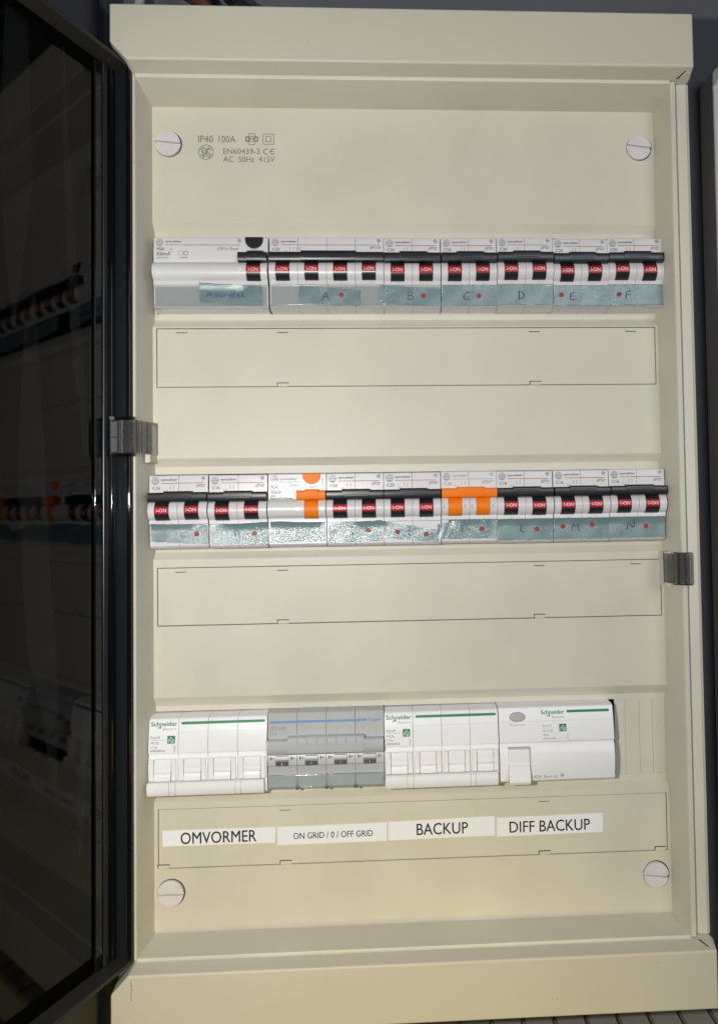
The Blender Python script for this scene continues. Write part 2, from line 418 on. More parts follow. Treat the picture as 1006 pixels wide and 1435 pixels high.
text(pm, 'KEMA', -101.7, 237.6, 1.4, 3.8, Y-0.06)
bp(pm, 'printed_marking', 'grey_ink')

# scuffs and stains
sf = flat(); rs_ = random.Random(3)
for cx, cz, n in ((62,-60,3),(58,-72,3),(-30,40,4),(-48,52,3),(-20,-92,4),(30,-98,3),(-110,-240,2),(90,205,2)):
    for k in range(n):
        x = cx+rs_.uniform(-12,12); z = cz+rs_.uniform(-8,8); a = rs_.uniform(-0.5,0.5)+rs_.choice((0,1.4)); l = rs_.uniform(0.8,3.2)
        sf.stroke([(x,z),(x+l*math.cos(a),z+l*math.sin(a))], rs_.uniform(0.1,0.22), -0.05)
bp(sf, 'scuff', 'scuff_pale')
st = flat()
for x, z, r in ((-171.5,279.5,0.45),(-165.2,-271.5,0.5),(-60,281,0.3),(80,-290,0.35),(140,-272,0.3)): st.disc(x, z, r, -36.05, 10)
st.stroke([(-165.2,-268.5),(-165.0,-274),(-165.3,-280)], 0.5, -36.06)
bp(st, 'stain', 'stain_brown')

# paper stickers on the lowest marking plate
for name, words, q, tx, tw, cap_h, tz in (
    ('OMVORMER', 'OMVORMER', [(-157.8,-208.7),(-88.4,-208.7),(-88.2,-199.1),(-157.8,-199.1)], -146.7, 46.6, 7.0, -207.7),
    ('ON GRID / 0 / OFF GRID', 'ON GRID / 0 / OFF GRID', [(-87.1,-210.4),(-18.9,-210.1),(-18.7,-198.7),(-87.0,-199.2)], -77.2, 49.6, 3.7, -207.0),
    ('BACKUP', 'BACKUP', [(-17.9,-209.9),(49.5,-209.2),(49.7,-197.1),(-17.8,-198.5)], 0.0, 32.4, 7.0, -207.3),
    ('DIFF BACKUP', 'DIFF BACKUP', [(50.9,-210.0),(118.7,-209.4),(119.0,-197.5),(51.1,-198.3)], 58.9, 51.6, 6.9, -207.9)):
    s = bp(MB().prism_y(q, -0.22, 0.04), 'paper_sticker', 'paper')
    s['label'] = 'white paper sticker reading ' + words
    l = flat(); text(l, words, tx, tz, cap_h, tw, -0.26, bold=0.008, rot=0.004, space=1.0); l.build('lettering', 'black_ink', s)

# blanking strip that fills the free end of the lowest row
b = MB()
for xa, xb in ((129.4, 136.0), (136.45, 145.4), (145.85, 153.9), (154.35, 162.3)):
    b.box(xa, xb, 4.6, 6.6, -178.2, -126.2)
b.box(129.4, 162.3, 5.05, 6.2, -178.4, -126.0)
o = b.build('blanking_strip', 'cream'); tag(o, 'grooved cream blanking strip filling the empty slots right of the lowest row', 'blanking strip')

# smoked clips: hinge clip on the left, latch on the right, on added blocks whose shading stands in for panel notches
bp(MB().prism_y([(-163.4,29.3),(-160.4,29.6),(-160.4,52.2),(-163.4,55.0)], -14, -0.02), 'notch_block', 'cream')
bp(MB().prism_y([(163.0,-30.5),(159.6,-31.5),(159.6,-52.5),(163.0,-53.5)], -12, -0.02), 'notch_block', 'cream')
def ribbon(pts, th):
    L = []; R = []
    for i, (x, y) in enumerate(pts):
        a = pts[max(i-1,0)]; c = pts[min(i+1,len(pts)-1)]; dx, dy = c[0]-a[0], c[1]-a[1]; l = math.hypot(dx,dy)
        L.append((x-dy/l*th/2, y+dx/l*th/2)); R.append((x+dy/l*th/2, y-dx/l*th/2))
    return L + R[::-1]
DA = math.radians(22); HX, HY = -166.9, -25.0
def dpt(u, w): return (HX - math.sin(DA)*u - math.cos(DA)*w, HY - math.cos(DA)*u + math.sin(DA)*w)
c = MB()
c.prism_z(ribbon([dpt(7.4,10.2), dpt(6.4,8.0), dpt(5.6,5.0), dpt(4.4,1.6), (-166.4,-30.4), (-164.0,-28.8), (-162.4,-24), (-161.6,-19), (-160.6,-15.4), (-159.4,-14.2)], 2.0), 34.2, 53.8)
hc = bp(c, 'hinge_clip', 'smoked_clip', smooth=True)
hc['label'] = 'smoked translucent plastic hinge clip'
for za, zb in ((34.9, 43.4), (44.0, 52.9)):
    MB().prism_z(ribbon([dpt(8.4,9.0), dpt(7.4,5.6)], 0.8), za, zb).build('clip_pad', 'clip_pad', hc, bevel=0.15)
def rod(x, y, r, z0, z1): return MB().prism_z([(x+r*math.cos(math.pi*k/8), y+r*math.sin(math.pi*k/8)) for k in range(16)], z0, z1)
for (x, y), r in ((dpt(6.6,2.6), 1.3), ((-162.0,-27.0), 0.9), ((-160.0,-17.0), 0.9)):
    rod(x, y, r, 34.4, 53.6).build('clip_rib', 'smoked_clip', hc, smooth=True)
for z in (33.2, 55.0): MB().prism_z(ribbon([dpt(9,10.0), dpt(6.6,8.0), dpt(5.4,5.0), dpt(4.0,1.0), (-165.6,-29.8)], 2.4), z-0.9, z+0.9).build('clip_edge', 'door_black', hc)
c = MB()
c.prism_z(ribbon([(157.8,-15), (158.4,-18.6), (159.6,-21.4), (161.4,-24.2), (163.2,-26.0), (165.6,-27.8), (168.0,-27.6), (170.0,-26.0), (171.0,-23.5)], 1.8), -49.8, -31.4)
lc = bp(c, 'latch_clip', 'smoked_clip', smooth=True); lc['label'] = 'smoked translucent plastic latch clip'
for x, y, r, h in ((158.6,-20.4,0.7,0), (160.6,-24.0,0.8,0), (165.0,-28.6,1.1,0), (167.3,-29.0,1.2,2.0)):
    rod(x, y, r, -49.6+h, -31.6-h).build('clip_rib', 'smoked_clip', lc, smooth=True)
MB().box(162.4, 163.1, -27.2, -24.8, -50.2, -31.0).build('clip_wall', 'door_slate', lc)
for z in (-50.3, -30.9): MB().prism_z(ribbon([(160.8,-23.4), (163.0,-25.8), (165.6,-27.8), (168.0,-27.6), (169.8,-26.2)], 1.8), z-0.3, z+0.3).build('clip_edge', 'door_slate', lc)
bp(MB().prism_z(ribbon([(170.6,-24.5), (172.3,-23.2), (172.4,-21.6)], 0.7), -46.5, -34.0), 'latch_tongue', 'cream')

# ------------------------------------------------------------------ smoked door, swung open past the square
DW, DH0, DH1, RD = 335.0, -264.6, 270.5, 12.5
door = bpy.data.objects.new('door', None); COL.objects.link(door); door.parent = board; door.empty_display_size = 0.01
ex = Vector((-math.sin(DA), -math.cos(DA), 0)); ey = Vector((-math.cos(DA), math.sin(DA), 0)); ez = Vector((0,0,1))
door.matrix_local = Matrix.Translation((Vector((HX,HY,0))-BASE)*MM) @ Matrix((ex, ey, ez)).transposed().to_4x4()
door['label'] = 'smoked transparent door swung open to the left'
outl = [(0.4, DH0), (DW, DH0), (DW, DH1), (0.4, DH1)]
def dbuild(mb, name, m, **k):
    return mb.build(name, m, door, **k)
dbuild(MB().prism_y(outl, RD, RD+2.4), 'pane', 'smoked')
# hinge-side wall, and the beaded edge band of the pane next to it
dbuild(MB().box(0, 2.0, 0.6, RD-0.05, DH0+2.4, DH1-2.4), 'hinge_wall', 'door_slate', bevel=0.3)
dbuild(MB().prism_z([(1.9+1.1*math.sin(math.pi*k/8), 1.7-1.5*math.cos(math.pi*k/8)) for k in range(9)], DH0+2.5, DH1-2.5), 'bead', 'door_black', smooth=True)
dbuild(MB().box(2.1, 19.0, RD-1.6, RD-0.05, DH0+2.4, DH1-2.4), 'edge_band', 'door_black', bevel=0.5)
for u0, r0, m0 in ((4.6, 1.5, 'door_black'), (10.8, 2.2, 'door_slate')):
    dbuild(MB().prism_z([(u0-r0*math.cos(math.pi*k/8), RD-1.5-r0*0.55*math.sin(math.pi*k/8)) for k in range(9)], DH0+2.6, DH1-2.6), 'bead', m0, smooth=True)
for s, z0 in ((1, DH1), (-1, DH0)):
    dbuild(MB().box(0.2, DW, 0, RD-0.05, min(z0, z0-2.2*s), max(z0, z0-2.2*s)), 'rim', 'door_rim', bevel=0.4)
dbuild(MB().box(DW-2.2, DW, 0, RD-0.05, DH0+2.3, DH1-2.3), 'closing_wall', 'door_black', bevel=0.3)
# faint pale streaks laid over the inside of the pane
def pale_streak(pts):
    m = flat(); P = []
    for (z0, a0, b0), (z1, a1, b1) in zip(pts, pts[1:]):
        n = max(2, int(abs(z1-z0)/2.2))
        for i in range(n):
            t = i/n; P.append((z0+(z1-z0)*t, a0+(a1-a0)*t+random.uniform(-0.25,0.25), b0+(b1-b0)*t+random.uniform(-0.25,0.25)))
    P.append(pts[-1]); n = len(P)
    m.add([(q[1], RD-0.2, q[0]) for q in P]+[(q[2], RD-0.2, q[0]) for q in P], [(i, i+1, n+i+1, n+i) for i in range(n-1)])
    return dbuild(m, 'door_streak', 'pale_streak')
pale_streak([(119,61,61.4),(93,59,68),(59,56,70),(25,53.6,71.5),(-31,50.6,68.7),(-69,46.6,66),(-108,44.5,56),(-150,46,48.5)])
pale_streak([(262,40.5,42.5),(206,37,41),(136,31.5,38.7),(80,26,34),(31,22.5,26)])
pale_streak([(262,66,80),(180,62,84),(120,70,78),(95,74,75)])
pale_streak([(-118,21,27),(-150,25,31),(-185,27,30),(-200,28,28.4)])

# ------------------------------------------------------------------ devices
BC = 5.72; BR = 6.28
def barrel(z): return BC + math.sqrt(max(BR*BR - z*z, 0))
def ge_profile():
    pr = [(30,22.2),(-6.2,22.2),(-7.0,21.6),(-7.6,11.5),(-7.2,6.2)]
    pr += [(-barrel(z), z) for z in [5.8-11.6*i/12 for i in range(13)]]
    pr += [(-8.2,-6.0),(-8.2,-8.3),(-7.0,-8.7),(-7.0,-21.7),(-6.5,-22.4),(-3.8,-23.9),(30,-23.9)]
    return pr
_shared = {}
def shared(key, fn):
    if key not in _shared: _shared[key] = fn()
    return _shared[key]
def housing(par, x0, w, m='housing', prof=None, key='ge', name='pole_housing'):
    me = shared((key, round(w,2), m), lambda: MB().prism_x(prof or ge_profile(), 0.11, w-0.11).mesh(name, m, True))
    return link(name, me, par, 0, (x0, 0, 0))
def bar_mesh(w, m, z0=5.4, z1=11.4, p=12.6, rid=(0.28, 0.72)):
    b = MB(); zc = (z0+z1)/2; h = (z1-z0)/2
    def pf(pp, hh, zc=zc): return [(-6.5, zc+hh), (-pp+1.2, zc+hh)] + [(-pp+1.2-1.2*math.sin(math.radians(a)), zc+hh-0.0-1.2+1.2*math.cos(math.radians(a))) for a in (30,60,90)] + \
        [(-pp, zc-hh+1.6), (-pp+0.5, zc-hh+0.5), (-pp+1.4, zc-hh), (-6.5, zc-hh)]
    b.prism_x(pf(p, h), 0.25, w-0.25)
    xa, xb = w*rid[0], w*rid[1]
    b.prism_x(pf(p+0.5, h+0.35, zc+0.35), xa, xb)
    for k in range(3):
        zz = zc+1.7-1.15*k
        b.prism_x([(-p-0.4, zz+0.22), (-p-0.9, zz+0.12), (-p-0.9, zz-0.12), (-p-0.4, zz-0.22)], xa+1.5, xb-1.0)
    return b.mesh('handle_bar', m, True)
def toggle_mesh(w, m, up_=0.9):
    b = MB(); zs = [6.6-12.6*i/12 for i in range(13)]
    prof = [(-4, 6.6)] + [(-barrel(z)-up_ if abs(z) < 6.27 else -6.6, z) for z in zs] + [(-4, -6.0)]
    b.prism_x(prof, 0, w); return b.mesh('toggle', m, True)
def window_mesh(w):
    b = flat(); zs = [2.6-4.5*i/8 for i in range(9)]
    b.add([(0.12, -barrel(z)-0.95, z) for z in zs]+[(w-0.12, -barrel(z)-0.95, z) for z in zs], [(i, i+1, 9+i+1, 9+i) for i in range(8)])
    return b.mesh('indicator_window', 'red', True)
def on_mesh(w, line):
    b = flat(); ym = lambda z: -barrel(z)-1.03
    text(b, 'I-ON', w/2+0.1, -0.75, 2.1, 6.0, align='C', ymap=ym)
    if line: b.add([(0.2, ym(-1.75), -1.5), (0.2, ym(-2.1), -1.95), (w-0.2, ym(-2.1), -1.95), (w-0.2, ym(-1.75), -1.5)], [(0,1,2,3)])
    return b.mesh('lettering', 'white_ink')
def add_toggles(par, xs, color='black_plastic', w=8.6, window=True, line=False):
    for x in xs:
        t = link('toggle', shared(('tog', w, color), lambda: toggle_mesh(w, color)), par, 0, (x-w/2, 0, random.uniform(-0.25, 0.25)))
        if window:
            link('indicator_window', shared(('win', w), lambda: window_mesh(w)), t)
            link('lettering', shared(('on', w, line), lambda: on_mesh(w, line)), t)

def tape(par, quad, letters=(), dots=(), y=-7.25, faint=False, dot='dot_red', pieces=None):
    """quad: bottom-left, bottom-right, top-right, top-left corners (x, z)"""
    b = MB(); b.solid = False; NX, NZ = 16, 5
    ph = random.uniform(0, 6)
    vs = []
    for jz in range(NZ+1):
        for ix in range(NX+1):
            s, t = ix/NX, jz/NZ
            (ax,az),(bx,bz),(cx,cz),(dx,dz) = quad
            x = (ax*(1-s)+bx*s)*(1-t) + (dx*(1-s)+cx*s)*t; z = (az*(1-s)+bz*s)*(1-t) + (dz*(1-s)+cz*s)*t
            if jz in (0, NZ): z += random.uniform(-0.22, 0.22)
            if ix in (0, NX): x += random.uniform(-0.5, 0.3)*(1 if ix else -1)
            yy = y - 0.16 - 0.13*math.sin(ph+5*s+2*t) - 0.09*math.sin(13*s-5*t+ph) - (0.06 if ix in (0, NX) else 0)
            if z > -8.7: yy -= min(1.25, (z+8.9)*2.2)
            if z < -21.8: yy += (-21.8-z)*0.9
            vs.append((x, yy, z))
    b.add(vs, [(jz*(NX+1)+ix, jz*(NX+1)+ix+1, (jz+1)*(NX+1)+ix+1, (jz+1)*(NX+1)+ix) for jz in range(NZ) for ix in range(NX)])
    o = b.build('tape', 'tape', par, True)
    if letters:
        h = flat()
        for st in letters: h.stroke(st, 0.42, y-0.50)
        h.build('handwriting', 'pen_faint' if faint else 'pen_blue', o)
    for x, z in dots:
        d = flat(); n = 18
        d.add([(x+1.55*(1+0.1*math.sin(3*k+x))*math.cos(2*math.pi*k/n), y-0.51, z+1.5*(1+0.12*math.sin(2*k+z))*math.sin(2*math.pi*k/n)) for k in range(n)], [tuple(range(n))])
        d.build('red_dot', dot, o)
    return o

def hand(ch, x, z, w, h):
    """one handwritten capital as polylines in a box (x, z, w, h)"""
    G = {'A': [[(0,0),(.5,1),(1,-.02)],[(.2,.38),(.85,.36)]],
         'B': [[(.05,0),(.1,1)],[(0,.95),(.5,1.02),(.8,.8),(.6,.58),(.15,.52)],[(.15,.52),(.8,.5),(1,.22),(.7,0),(0,-.02)]],
         'C': [[(.95,.95),(.6,1),(.2,.75),(.02,.4),(.2,.08),(.6,0),(1,.1)]],
         'D': [[(.1,0),(.15,1)],[(0,1),(.55,.9),(.95,.55),(.85,.2),(.5,.02),(0,0)]],
         'E': [[(.9,1),(.2,.96),(.1,.5),(.05,0),(.95,.03)],[(.1,.5),(.75,.52)]],
         'F': [[(1,.98),(.2,1),(.1,.5),(.08,-.05)],[(.1,.52),(.8,.55)]],
         'G': [[(.9,.9),(.5,1),(.1,.65),(.1,.25),(.5,0),(.95,.2),(.95,.45),(.6,.42)]],
         'H': [[(.05,0),(.1,1)],[(.9,1),(.95,0)],[(.1,.5),(.9,.52)]],
         'I': [[(.5,0),(.5,1)],[(.1,1),(.9,1)],[(.1,0),(.9,0)]],
         'J': [[(.2,1),(1,1)],[(.7,1),(.68,.25),(.45,0),(.1,.1)]],
         'K': [[(.1,0),(.12,1)],[(.9,1),(.15,.48),(1,0)]],
         'L': [[(.15,1),(.1,0),(1,.05)]],
         'M': [[(0,0),(.15,1),(.5,.35),(.85,1),(1,0)]],
         'N': [[(0,0),(.1,1),(.85,.02),(1,1)]],
         'a': [[(.85,.55),(.4,.6),(.1,.3),(.3,.02),(.7,.15),(.85,.55),(.85,.1),(1.1,.05)]],
         'r': [[(.1,.6),(.2,0),(.25,.4),(.6,.6),(.9,.5)]],
         'd': [[(.75,.5),(.3,.58),(.1,.25),(.4,0),(.8,.25),(.95,1.1),(.85,.1),(1.1,.05)]],
         'l': [[(.3,1.1),(.2,.1),(.5,0)]],
         'e': [[(.1,.3),(.8,.4),(.6,.65),(.2,.5),(.15,.15),(.5,0),(.95,.15)]],
         'k': [[(.15,1.1),(.1,0)],[(.8,.65),(.2,.3),(.9,0)]]}[ch]
    res = []
    for st in G:
        # resample to soften corners
        P = [(x+a*w, z+b*h) for a, b in st]; out = [P[0]]
        for i in range(1, len(P)-1):
            a, b, c_ = P[i-1], P[i], P[i+1]
            for t in (0.25, 0.5, 0.75):
                k0 = ((a[0]+b[0])/2*(1-t)**2 + 2*t*(1-t)*b[0] + (b[0]+c_[0])/2*t*t, (a[1]+b[1])/2*(1-t)**2 + 2*t*(1-t)*b[1] + (b[1]+c_[1])/2*t*t)
                out.append(k0)
        out.append(P[-1]); res.append(out)
    return res

def cover_strip(par, w, paper='label_grey', y=-7.08, z0=-21.3, z1=-9.0, sheet=True):
    if sheet: MB().box(0.9, w-0.9, y-0.02, y+0.3, z0+0.3, z1-0.2).build('label_paper', paper, par)
    m = MB(); m.box(0.5, w-0.5, y-0.95, y-0.7, z0, z1)
    m.prism_x([(y-0.95, z0), (y-0.7, z0), (y+0.6, z0-1.6), (y+1.6, z0-2.2), (y+0.3, z0-1.9)], 0.5, w-0.5)
    m.build('label_cover', 'clear_cover', par)
    e = MB(); e.box(0.5, w-0.5, y-1.05, y-0.55, z0-0.45, z0+0.1); e.build('cover_edge', 'clear_cover', par)

def corner_mark(mb, x, z, y, k=1.0):
    for a, b in ((-0.75,0.25),(0.25,0.75),(0.75,-0.25),(-0.25,-0.75)):
        outline(mb, x+a*k, z+b*k, 0.42*k, 0.42*k, 0.22, y)

def ge_print(par, w, rating, code, poles, red=True, xr=None, ink='grey_ink'):
    y = -7.12; xr = xr or w-2.6
    ym = lambda z: -(7.0+(21.6-z)*0.06)-0.09
    d = flat(); d.add([(3.7+2.45*math.cos(2*math.pi*k/26), ym(18.7+2.45*math.sin(2*math.pi*k/26)), 18.7+2.45*math.sin(2*math.pi*k/26)) for k in range(26)], [tuple(range(26))])
    lg = d.build('logo', 'pale_ink', par)
    g = flat(); monogram(g, 3.7, 18.7, 2.0, -7.34, 0.24); g.build('logo_script', 'housing', lg)
    t = flat()
    text(t, 'vynckier', 7.0, 18.7, 1.4, 10.2, bold=0.05, shear=0.2, ymap=ym)
    text(t, rating, 2.0, 13.3, 1.9, None, bold=0.025, ymap=ym)
    if code: text(t, code, xr+0.6, 14.5, 1.8, None, bold=0.02, shear=0.35, align='R', ymap=ym)
    corner_mark(t, xr-0.4, 20.0, -7.22)
    for k in range(poles):
        x = 13.0+k*2.0
        t.stroke([(x,15.4),(x,13.0)], 0.16, -7.56); t.stroke([(x-0.5,15.6),(x+0.5,15.6)], 0.16, -7.54); t.stroke([(x-0.4,14.2),(x+0.5,14.6)], 0.14, -7.56)
    outline(t, 10.2, 12.7, 1.1, 0.45, 0.14, -7.64)
    t.build('printed_text', ink, par)
    l = flat(); ys = ym(17.2); l.add([(7.2,ys,17.0),(xr,ys,17.0),(xr,ys,17.36),(7.2,ys,17.36)], [(0,1,2,3)])
    l.build('printed_line', 'red_ink' if red else 'pale_ink', par)

def strip_lines(par, w, n):
    m = flat()
    for k in range(n): m.stroke([(9+18*k, -6.1), (9+18*k, -8.3)], 0.14, -8.27)
    m.build('seam_lines', 'pale_ink', par)

def mcb(x0, z0, w, poles, rating, code, label, color='black_plastic', tp=None, cover=True, tilt=0.0, line=False, sheet=True, rcol='grey_ink'):
    r = empty('circuit_breaker', (x0, 0, z0), tilt); tag(r, label, 'circuit breaker', 'circuit breakers in the cabinet')
    pw = w/poles
    for k in range(poles): housing(r, k*pw, pw)
    link('handle_bar', shared(('bar', round(w,1), color, poles), lambda: bar_mesh(w, color, rid=(0.28,0.75))), r)
    add_toggles(r, [k*pw+pw/2-0.4 for k in range(poles)], color, window=(color != 'orange'), line=line)
    ge_print(r, w, rating, code, poles, red=(color != 'orange'), ink=rcol)
    strip_lines(r, w, poles)
    if color == 'orange':
        n = MB()
        for k in range(poles):
            for xx in (k*pw+1.2, k*pw+14.2):
                n.box(xx, xx+1.6, -12.3, -11.6, -0.9, -0.5); n.box(xx, xx+1.6, -12.3, -11.6, 0.5, 0.9); n.box(xx, xx+0.4, -12.3, -11.6, -0.9, 0.9)
        n.build('padlock_eye', 'housing_grey', r)
    if cover: cover_strip(r, w, sheet=sheet)
    if tp: tape(r, **tp)
    return r

def word(ws, x, z, h):
    out = []
    for ch, w in ws:
        out += hand(ch, x, z, w*0.85, h if ch.isupper() else h*0.85); x += w
    return out

Y1 = -8.15   # tape on top of the label cover
Q = lambda w, a=0.1, tl=-8.9, tr=-8.9, bl=-21.7, br=-21.7: [(a, bl), (w-0.1, br), (w-0.1, tr), (a, tl)]
ZR = 149.5
# --- top row
rc = empty('residual_current_breaker', (-159.9, 0, ZR)); W = 71.0
tag(rc, 'wide earth leakage breaker with teal tape handwritten Aardlek, left end of the top row', 'breaker')
housing(rc, 0, W, name='housing')
link('handle_bar', bar_mesh(18.2, 'black_plastic', rid=(0.33, 0.86)), rc, 0, (W-18.4, 0, 0))
add_toggles(rc, [W-8.6])
def half_disc(par, cx, r, cz, m):
    d = MB(); pts = [(cx+r*math.cos(math.radians(a)), cz+r*math.sin(math.radians(a))) for a in range(180, 361, 12)] + [(cx+r, 22.1), (cx-r, 22.1)]
    d.prism_y(pts, -8.2, -6); d.build('test_button', m, par, bevel=0.25)
half_disc(rc, W-8.6, 5.6, 20.4, 'black_plastic')
ge_print(rc, W, '', '', 0, xr=W-17.5)
t = flat(); ym = lambda z: -(7.0+(21.6-z)*0.06)-0.1
text(t, '40A', 1.8, 13.6, 2.0, 5.0, bold=0.02, ymap=ym); text(t, 'AC', 9.8, 14.0, 1.3, 2.0, ymap=ym)
text(t, '300mA', 1.8, 10.3, 2.2, 8.6, bold=0.02, ymap=ym); text(t, '230/415V~', 1.8, 8.4, 1.0, 8.4, ymap=ym)
text(t, 'Diff-o-Swep', W-18.2, 14.0, 1.9, 13.5, shear=0.45, align='R', ymap=ym)
outline(t, 16.8, 11.8, 1.6, 1.2, 0.18, -7.75); t.ring(20.0, 11.8, 1.3, 0.35, -7.75, 14); text(t, '10000', 16.2, 8.6, 0.9, 4.6, ymap=ym)
outline(t, W-8.6, 13.6, 2.6, 0.9, 0.18, -7.62); text(t, 'TEST', W-8.6, 13.2, 0.9, 4.0, align='C', ymap=ym)
t.build('rating_text', 'grey_ink', rc)
n = MB()
for xx in (W-17.8, W-3.2): n.box(xx, xx+2.4, -12.4, -11.8, -1.0, -0.5); n.box(xx, xx+2.4, -12.4, -11.8, 0.3, 0.7)
n.build('padlock_eye', 'housing_white', rc)
cover_strip(rc, W)
tape(rc, [(28.3,-19.4), (67.2,-21.6), (66.9,-9.4), (28.3,-7.4)], word([('A',4.6),('a',3.4),('a',3.2),('r',2.4),('d',3.6),('l',1.8),('e',3.0),('k',2.8)], 32.5, -16.6, 4.6), (), Y1)

PB = 'circuit breaker with black handles'
mcb(-88.0, ZR+0.2, 71.9, 4, 'C32', 'EP110', 'four-pole circuit breaker with black handles and tape lettered A, top row',
    tp=dict(quad=[(18.4,-19.6),(56.8,-22.0),(56.8,-12.1),(18.4,-9.0)], letters=hand('A',33.0,-18.6,4.2,6.0), dots=[(44.9,-15.1)], y=Y1), line=True)
mcb(-16.0, ZR-0.1, 35.9, 2, 'C20', 'EP32', 'two-pole circuit breaker with black handles and tape lettered B, top row',
    tp=dict(quad=Q(36,-3.2,-8.6,-11.0,-19.6,-21.9), letters=hand('B',15.0,-18.0,3.6,5.0), dots=[(24.8,-15.4)], y=Y1-0.1))
mcb(20.3, ZR, 35.6, 2, 'C20', 'EP32', 'two-pole circuit breaker with black handles and tape lettered C, top row',
    tp=dict(quad=Q(36,0.1,-9,-8.6), letters=hand('C',14.0,-18.0,4.0,4.8), dots=[(24.0,-15.6)], y=Y1))
mcb(56.2, ZR+0.5, 36.0, 2, 'C20', 'EP32', 'two-pole circuit breaker with black handles and tape lettered D without a dot, top row',
    tp=dict(quad=Q(36,-1.0,-8.8,-9.4), letters=hand('D',13.4,-18.2,4.0,5.2), y=Y1))
mcb(92.3, ZR-0.3, 35.6, 2, 'C20', 'EP32', 'two-pole circuit breaker with black handles and tape lettered E, top row',
    tp=dict(quad=Q(36,0.1,-8.8,-8.8), letters=hand('E',10.3,-17.8,3.6,4.6), dots=[(5.0,-14.8)], y=Y1-0.1))
mcb(127.9, ZR+0.3, 35.8, 2, 'C20', 'EP32', 'two-pole circuit breaker with black handles and tape lettered F, right end of the top row',
    tp=dict(quad=Q(36,-0.8,-8.8,-8.8), letters=hand('F',11.0,-17.6,4.0,4.8), dots=[(7.0,-15.0)], y=Y1))
# --- middle row
ZM = -0.5; Y2 = -7.25
M2 = dict(cover=False)
mcb(-162.9, ZM, 36.0, 2, 'C16', 'EP32', 'two-pole circuit breaker with black handles at the left end of the middle row',
    tp=dict(quad=Q(35.6,0.5,-7.9,-9.0,-18.8,-21.4), letters=hand('G',18.8,-17.0,3.0,3.6), dots=[(28.8,-14.6)], y=Y2, faint=True), tilt=-0.006, **M2)
mcb(-126.4, ZM-0.1, 36.0, 2, 'C16', 'EP32', 'two-pole circuit breaker with black handles, second from the left in the middle row',
    tp=dict(quad=Q(36.6,0.3,-9.2,-7.4,-21.2,-21.7), letters=hand('H',15.6,-16.5,2.8,4.2), dots=[(27.8,-14.6)], y=Y2, faint=True, dot='dot_brown'), **M2)
ro = empty('residual_current_breaker', (-89.9, 0, ZM+0.2)); W = 36.0
tag(ro, 'earth leakage breaker with a single orange toggle and orange test button, middle row', 'breaker')
housing(ro, 0, W, name='housing')
link('handle_bar', bar_mesh(18.4, 'orange', rid=(0.30, 0.74)), ro, 0, (W-18.4, 0, 0))
add_toggles(ro, [26.9], 'orange', window=False)
half_disc(ro, 26.9, 5.5, 20.9, 'orange')
lg = flat(); lg.disc(4.0, 18.7, 2.45, -7.25); l2 = lg.build('logo', 'pale_ink', ro)
g = flat(); monogram(g, 4.0, 18.7, 2.0, -7.34, 0.24); g.build('logo_script', 'housing', l2)
t = flat(); text(t, 'vynckier', 7.0, 18.2, 1.3, 11.0, bold=0.02, shear=0.2, ymap=ym); t.stroke([(7.0,16.9),(19.4,16.9)], 0.25, -7.42)
text(t, '40A', 1.4, 12.8, 2.2, 4.8, ymap=ym); text(t, 'DAG', 13.8, 14.0, 1.7, 5.6, shear=0.1, ymap=ym); text(t, 'AC', 8.8, 13.0, 1.2, 1.8, ymap=ym)
text(t, '30mA', 1.4, 9.6, 2.2, 7.0, ymap=ym); text(t, '230V~', 1.4, 7.8, 0.9, 4.0, ymap=ym); text(t, 'Made in EC of Europe', 1.4, 6.3, 0.9, 13.5, bold=0.02, ymap=ym)
outline(t, 26.9, 13.0, 2.8, 0.9, 0.18, -7.66); text(t, 'TEST', 26.9, 12.6, 0.9, 4.0, align='C', ymap=ym)
outline(t, 16.2, 11.2, 1.4, 1.1, 0.16, -7.76); t.ring(19.4, 11.2, 1.2, 0.3, -7.76, 12)
text(t, 'NF 61008', 34.2, 11.5, 0.9, 7.5, rot=math.pi/2, ymap=ym)
t.build('rating_text', 'grey_ink', ro)
n = MB()
for xx in (17.4, 32.8): n.box(xx, xx+2.2, -12.5, -11.8, -1.0, -0.6); n.box(xx, xx+2.2, -12.5, -11.8, 0.5, 0.9)
n.build('padlock_eye', 'housing_white', ro)
tape(ro, Q(35.4,1.0,-7.4,-8.8,-21.0,-20.4), (), (), Y2)
mcb(-53.6, ZM+0.1, 35.6, 2, 'C20', 'EP32', 'two-pole circuit breaker with black handles just right of the single orange toggle, middle row',
    tp=dict(quad=Q(34.6,0.6,-9.3,-7.8,-21.8,-20.9), letters=hand('I',14.8,-16.4,1.6,4.4), dots=[(25.6,-13.8)], y=Y2, faint=True, dot='dot_brown'), **M2)
mcb(-17.9, ZM+0.1, 35.8, 2, 'C20', 'EP32', 'two-pole circuit breaker with black handles and slanting tape lettered J, middle row',
    tp=dict(quad=[(0.0,-19.0),(34,-22.0),(33.8,-14.4),(-1.0,-8.4)], letters=hand('J',14.2,-17.6,2.4,5.0), dots=[(8.2,-15.2),(26.2,-17.0)], y=Y2), **M2)
kk = mcb(18.2, ZM+0.4, 35.2, 2, 'C20', 'EP32T', 'two-pole switch with orange handles, middle row right of centre', color='orange',
    tp=dict(quad=Q(35,4.4,-8.6,-8.6,-20.6,-20.6), letters=hand('K',12.0,-16.4,2.4,4.4), dots=[(25.4,-14.4)], y=Y2, faint=True), rcol='pale_ink', **M2)
mcb(53.4, ZM+0.2, 35.8, 2, 'C16', 'EP32', 'two-pole circuit breaker with black handles and tape lettered L, middle row',
    tp=dict(quad=Q(36,0.1,-8.3,-8.3,-21.8,-21.8), letters=hand('L',14.8,-17.0,3.2,5.0), dots=[(25.2,-15.0)], y=Y2), **M2)
